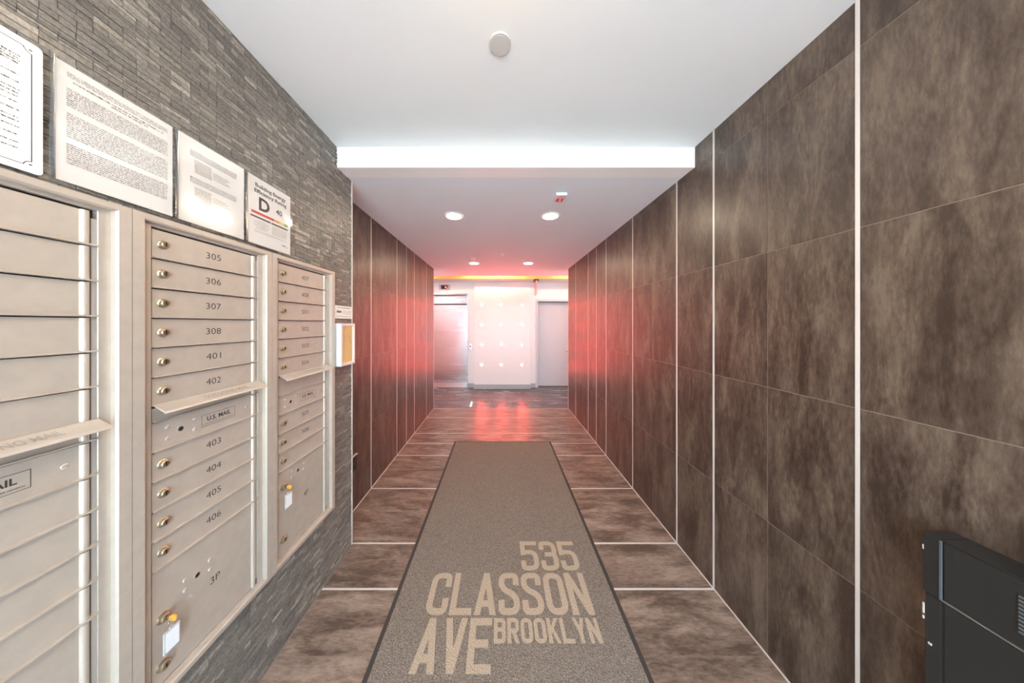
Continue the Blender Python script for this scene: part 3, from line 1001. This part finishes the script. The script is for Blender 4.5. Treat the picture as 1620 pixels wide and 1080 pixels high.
def sheet_geo(u0, u1, v0, v1, X, wave, seed, corner=0.0, n=14, th=.0006):
    rnd = random.Random(seed)
    ph = rnd.uniform(0, 6)
    mb = MB()
    def f(u, v):
        return X + wave * (math.sin(ph + 5.2 * (v - v0) / (v1 - v0)) * .5 + .5) * abs(2 * (u - u0) / (u1 - u0) - 1) ** 3
    if corner:
        pts = []
        for cu, cv_, a0 in ((u1 - corner, v0 + corner, -90), (u1 - corner, v1 - corner, 0), (u0 + corner, v1 - corner, 90), (u0 + corner, v0 + corner, 180)):
            for k in range(6):
                a = math.radians(a0 + 18 * k)
                pts.append((cu + corner * math.cos(a), cv_ + corner * math.sin(a)))
        mb.prism(pts, 'X', X, X + th)
        return mb, f
    vs = []
    for s in (th, 0):
        for i in range(n + 1):
            for j in range(n + 1):
                u, v = u0 + (u1 - u0) * i / n, v0 + (v1 - v0) * j / n
                vs.append((f(u, v) + s, u, v))
    k = n + 1
    fs = []
    for i in range(n):
        for j in range(n):
            a = i * k + j
            fs.append((a, a + k, a + k + 1, a + 1))
            b = a + k * k
            fs.append((b, b + 1, b + k + 1, b + k))
    rim = [i * k for i in range(k)] + [n * k + j for j in range(1, k)] + [i * k + n for i in range(n - 1, -1, -1)] + [j for j in range(n - 1, 0, -1)]
    for q in range(len(rim)):
        a, b = rim[q], rim[(q + 1) % len(rim)]
        fs.append((a, a + k * k, b + k * k, b))
    mb.add(vs, fs)
    return mb, f


XP = XL + .005
PZ0, PZ1 = 1.852, 2.131
XT = XP + .0009


def quad(mb, u0, u1, v0, v1, X=XT, mi=0):
    mb.add([(X, u0, v0), (X, u1, v0), (X, u1, v1), (X, u0, v1)], [(0, 1, 2, 3)], mi)


# notice 1: bordered certificate
u0, u1 = .352, .568
t = empty('notice', (XP, (u0 + u1) / 2, PZ0), 'white certificate with ornate black border, leftmost notice above the mailboxes', 'notice', 'notices above the mailboxes')
mb, _ = sheet_geo(u0, u1, PZ0 - .006, PZ1 - .004, XP, 0, 1, corner=.008)
mb.build('sheet', M['paper'], t)
mb = MB(); rnd = random.Random(11)
bu0, bu1, bv0, bv1, bw, nt_ = u0 + .013, u1 - .013, PZ0 + .008, PZ1 - .018, .0013, .011
quad(mb, bu0 + nt_, bu1 - nt_, bv0, bv0 + bw); quad(mb, bu0 + nt_, bu1 - nt_, bv1 - bw, bv1)
quad(mb, bu0, bu0 + bw, bv0 + nt_, bv1 - nt_); quad(mb, bu1 - bw, bu1, bv0 + nt_, bv1 - nt_)
for cu, cv2, a0 in ((bu0, bv0, 0), (bu1, bv0, 90), (bu1, bv1, 180), (bu0, bv1, 270)):
    pts = [(cu + nt_ * math.cos(math.radians(a0 + 90 * k / 6)), cv2 + nt_ * math.sin(math.radians(a0 + 90 * k / 6))) for k in range(7)]
    for k in range(6):
        (a, b), (c, d) = pts[k], pts[k + 1]
        g = (nt_ - bw) / nt_
        mb.add([(XT, a, b), (XT, c, d), (XT, cu + (c - cu) * g, cv2 + (d - cv2) * g), (XT, cu + (a - cu) * g, cv2 + (b - cv2) * g)], [(0, 1, 2, 3)])
    du, dv = (1 if cu == bu0 else -1), (1 if cv2 == bv0 else -1)
    quad(mb, cu + du * .002 - .002, cu + du * .002 + .002, cv2 + dv * .003 - .0012, cv2 + dv * .003 + .0012)
for k in range(4): char_rows(mb, XT, u0 + .09, u1 - .027, PZ1 - .048 - k * .0056, .0040, rnd, 'full')
v = PZ1 - .088
for k in range(14):
    char_rows(mb, XT, u0 + .03, u1 - .028, v, .0030, rnd, 'full')
    v -= rnd.choice((.0075, .012, .012, .016))
    if v < PZ0 + .03: break
mb.build('printed_text', M['ink'], t, recalc=False)

# notice 2: dense print in a sleeve
u0, u1 = .583, .793
t = empty('notice', (XP, (u0 + u1) / 2, PZ0), 'white notice densely printed with three text blocks, second from the left', 'notice', 'notices above the mailboxes')
mb, _ = sheet_geo(u0, u1, PZ0, PZ1 - .002, XP, 0.0, 2)
mb.build('sheet', M['paper'], t)
mb = MB(); rnd = random.Random(12)
for k in range(3): char_rows(mb, XT, u0 + .017, u1 - .012, PZ1 - .022 - k * .0042, .0028, rnd, 'full', 1)
char_rows(mb, XT, u0 + .025, u1 - .022, PZ1 - .040, .0038, rnd, 'full')
char_rows(mb, XT, u0 + .085, u1 - .055, PZ1 - .0465, .0036, rnd, 'full')
for a, b in ((PZ1 - .060, PZ1 - .102), (PZ1 - .118, PZ1 - .172), (PZ1 - .190, PZ1 - .236)):
    v = a
    while v > b:
        char_rows(mb, XT, u0 + .016, u1 - .012, v, .0031, rnd, 'full', 1); v -= .0049
mb.build('printed_text', [M['ink'], M['ink_grey']], t, recalc=False)
mb, _ = sheet_geo(u0 - .006, u1 + .004, PZ0 - .002, PZ1 + .005, XP + .0022, .005, 22, th=.0003)
mb.build('plastic_sleeve', M['sleeve'], t, smooth=True)
mb, _ = sheet_geo(u0 - .009, u0 - .0005, PZ0 - .001, PZ1 + .003, XP + .0035, .002, 5, n=8, th=.0004)
mb.build('sleeve_edge', M['tape'], t)

# notice 3
u0, u1 = .806, 1.014
t = empty('notice', (XP, (u0 + u1) / 2, PZ0), 'white sheet in shiny plastic sleeve, third notice, beside the energy rating', 'notice', 'notices above the mailboxes')
mb, _ = sheet_geo(u0, u1, PZ0, PZ1, XP, 0.0, 3)
mb.build('sheet', M['paper'], t)
mb = MB(); rnd = random.Random(13)
for k in range(5): char_rows(mb, XT, u0 + .032, u1 - .028, PZ1 - .040 - k * .0042, .0027, rnd, 'full')
for k in range(11): char_rows(mb, XT, u0 + .044, u0 + .095, PZ1 - .068 - k * .0040, .0026, rnd, 'full', 1)
for k in range(6): char_rows(mb, XT, u0 + .099, u1 - .052, PZ1 - .080 - k * .0045, .0026, rnd, 'ragged', 1)
for k in range(5): char_rows(mb, XT, u0 + .032, u1 - .028, PZ1 - .128 - k * .0042, .0027, rnd, 'full')
for k in range(11): char_rows(mb, XT, u0 + .044, u0 + .095, PZ1 - .158 - k * .0040, .0026, rnd, 'full', 1)
for k in range(4): char_rows(mb, XT, u0 + .099, u1 - .045, PZ1 - .168 - k * .0055, .0026, rnd, 'ragged', 1)
mb.build('printed_text', [M['ink'], M['ink_grey']], t, recalc=False)
mb, _ = sheet_geo(u0 - .007, u1 + .003, PZ0 - .005, PZ1 + .004, XP + .0022, .007, 23, th=.0003)
mb.build('plastic_sleeve', M['sleeve'], t, smooth=True)
mb, _ = sheet_geo(u0 - .009, u0 - .0005, PZ0 - .001, PZ1 + .003, XP + .0035, .002, 6, n=8, th=.0004)
mb.build('sleeve_edge', M['tape'], t)

# notice 4: energy rating
u0, u1 = 1.028, 1.238
t = empty('notice', (XP, (u0 + u1) / 2, PZ0), 'building energy efficiency rating sheet with large letter D and coloured bar', 'notice', 'notices above the mailboxes')
mb, _ = sheet_geo(u0, u1, PZ0, PZ1, XP, 0.0, 4)
mb.build('sheet', M['paper'], t)
mb = MB()
wall_text(mb, 'Building Energy', XT, u0 + .108, PZ1 - .034, .150, .021, .022)
wall_text(mb, 'Efficiency Rating', XT, u0 + .108, PZ1 - .058, .158, .021, .022)
wall_text(mb, 'D', XT, u0 + .074, PZ1 - .104, .050, .055, .03)
wall_text(mb, '40', XT, u0 + .147, PZ1 - .103, .032, .024, .02)
quad(mb, u0 + .012, u0 + .104, PZ1 - .169, PZ1 - .162); quad(mb, u0 + .108, u1 - .016, PZ1 - .169, PZ1 - .162)
quad(mb, u1 - .047, u1 - .028, PZ0 + .030, PZ0 + .034); quad(mb, u1 - .021, u1 - .017, PZ0 + .027, PZ0 + .031)
mb.build('rating_letters', M['ink'], t, recalc=False)
mb = MB()
a, b = u0 + .016, u1 - .015
for i, (p, q) in enumerate(((0, .60), (.612, .74), (.74, .88), (.88, 1))):
    quad(mb, a + (b - a) * p, a + (b - a) * q, PZ1 - .152, PZ1 - .142, XT, i)
mb.build('rating_bar', [M['red_ink'], M['orange_ink'], M['yellow_ink'], M['green_ink']], t, recalc=False)
mb = MB(); rnd = random.Random(14)
for k in range(8): char_rows(mb, XT, u0 + .02, u0 + .10, PZ1 - .180 - k * .0046, .0026, rnd, 'center')
for k in range(8): char_rows(mb, XT, u0 + .112, u1 - .02, PZ1 - .180 - k * .0046, .0026, rnd, 'full')
for k in range(2): char_rows(mb, XT, u0 + .03, u1 - .02, PZ1 - .222 - k * .005, .0026, rnd, 'full')
mb.build('printed_text', M['ink_faint'], t, recalc=False)
mb, _ = sheet_geo(u0 - .006, u1 + .003, PZ0 - .005, PZ1 + .003, XP + .0022, .006, 24, th=.0003)
mb.build('plastic_sleeve', M['sleeve'], t, smooth=True)
mb, _ = sheet_geo(u0 - .010, u0 - .0005, PZ0 - .001, PZ1 + .003, XP + .0035, .002, 9, n=8, th=.0004)
mb.build('sleeve_edge', M['tape'], t)

# ---- label card and framed box after the mailboxes
t = empty('label_card', (XL, 1.665, 1.553), 'small white printed card above the framed orange paper', 'card')
box('card', XL, XL + .004, 1.575, 1.764, 1.553, 1.635, M['paper'], t, .001)
mb = MB(); rnd = random.Random(15)
XC = XL + .0046
char_rows(mb, XC, 1.60, 1.735, 1.620, .007, rnd, 'full')
quad(mb, 1.592, 1.640, 1.590, 1.603, XC)
for k in range(3): char_rows(mb, XC, 1.655, 1.75, 1.602 - k * .009, .004, rnd, 'full')
char_rows(mb, XC, 1.588, 1.745, 1.566, .0045, rnd, 'full')
mb.build('printed_text', M['ink_grey'], t, recalc=False)

fx, fu0, fu1, fv0, fv1 = -.970, 1.565, 1.712, 1.258, 1.522
t = empty('display_case', (XL, (fu0 + fu1) / 2, fv0), 'shallow white frame holding orange paper, right of the mailboxes', 'frame')
mb = MB(); ring(mb, fu0, fu1, fv0, fv1, .016, XL, fx, .003)
mb.build('frame', M['frame_white'], t)
box('orange_sheet', XL + .040, XL + .042, fu0 + .014, fu1 - .014, fv0 + .014, fv1 - .014, M['paper_orange'], t)
mb = MB(); rnd = random.Random(16)
char_rows(mb, XL + .0425, fu0 + .022, fu0 + .055, fv1 - .034, .005, rnd, 'full')
char_rows(mb, XL + .0425, fu0 + .04, fu1 - .03, fv1 - .085, .003, rnd, 'full')
mb.build('printed_text', M['ink_faint'], t, recalc=False)
box('glass_pane', XL + .0445, XL + .0455, fu0 + .015, fu1 - .015, fv0 + .015, fv1 - .015, M['glass'], t)

# ---- socket on the tiled wall, just past the mosaic corner
t = empty('wall_socket', (XR2, 2.08, .33), 'dark brown socket plate low on the left tiled wall', 'socket')
box('cover_plate', XR2, XR2 + .010, 2.025, 2.115, .325, .448, M['outlet'], t, .002)
for zz in (.36, .415):
    MB().lathe([(.017, .010), (.017, .012), (.015, .0125)], (XR2, 2.07, zz), 'X', 18).build('outlet', M['dark'], t, smooth=True)
box('lit_top_edge', XR2, XR2 + .016, 2.022, 2.118, .448, .452, M['cover_grey'], t)  # added pale strip standing for light on the plate's top edge

# ---- black wall cabinet, right foreground
hx, hy1, hy0, hz = 1.147, .695, .08, .958
t = empty('wall_cabinet', (XR, (hy0 + hy1) / 2, 0), 'black metal wall heater cabinet at the lower right corner', 'heater')
box('body', hx + .004, XR, hy0, hy1 - .002, .0, hz - .002, M['black_metal'], t, .001)
box('end_cap', hx, XR, hy1 - .028, hy1, .80, hz, M['black_metal'], t, .0015)
box('end_post', hx + .002, hx + .02, hy1 - .028, hy1 - .003, .0, .797, M['black_metal'], t, .0015)
box('corner_strip', hx - .0022, hx + .002, hy1 - .0305, hy1 - .0275, .802, hz - .002, M['cab_edge'], t)
box('upper_panel', hx + .001, hx + .004, hy0, hy1 - .033, .806, hz - .004, M['black_metal'], t, .001)
box('top_panel', hx + .001, XR, hy0, hy1 - .029, hz - .003, hz, M['black_metal'], t, .001)
box('panel_joint', hx, hx + .006, hy0, hy1 - .029, .800, .8035, M['cab_joint'], t)
box('lower_panel', hx + .002, hx + .006, hy0, hy1 - .033, .02, .797, M['black_metal'], t, .001)
gr = box('grille', hx - .0005, hx + .002, .46, .566, .835, .925, M['dark'], t)
for k in range(10):
    zz = .839 + k * .0087
    shared_box('slat', hx - .003, hx + .001, .461, .565, zz, zz + .0042, M['cab_edge'], gr, 0)
for (y, zz, w, h) in ((hy1 - .0005, .917, .0012, .006), (hy1 - .0005, .752, .0014, .014), (hy1 - .0005, .727, .0012, .004), (hy1 - .01, .667, .003, .003)):
    MB().box(hx - .0006, hx + .0015, y - w * 1.5, y + w * .3, zz - h, zz + h).build('paint_chip', M['chip'], t)
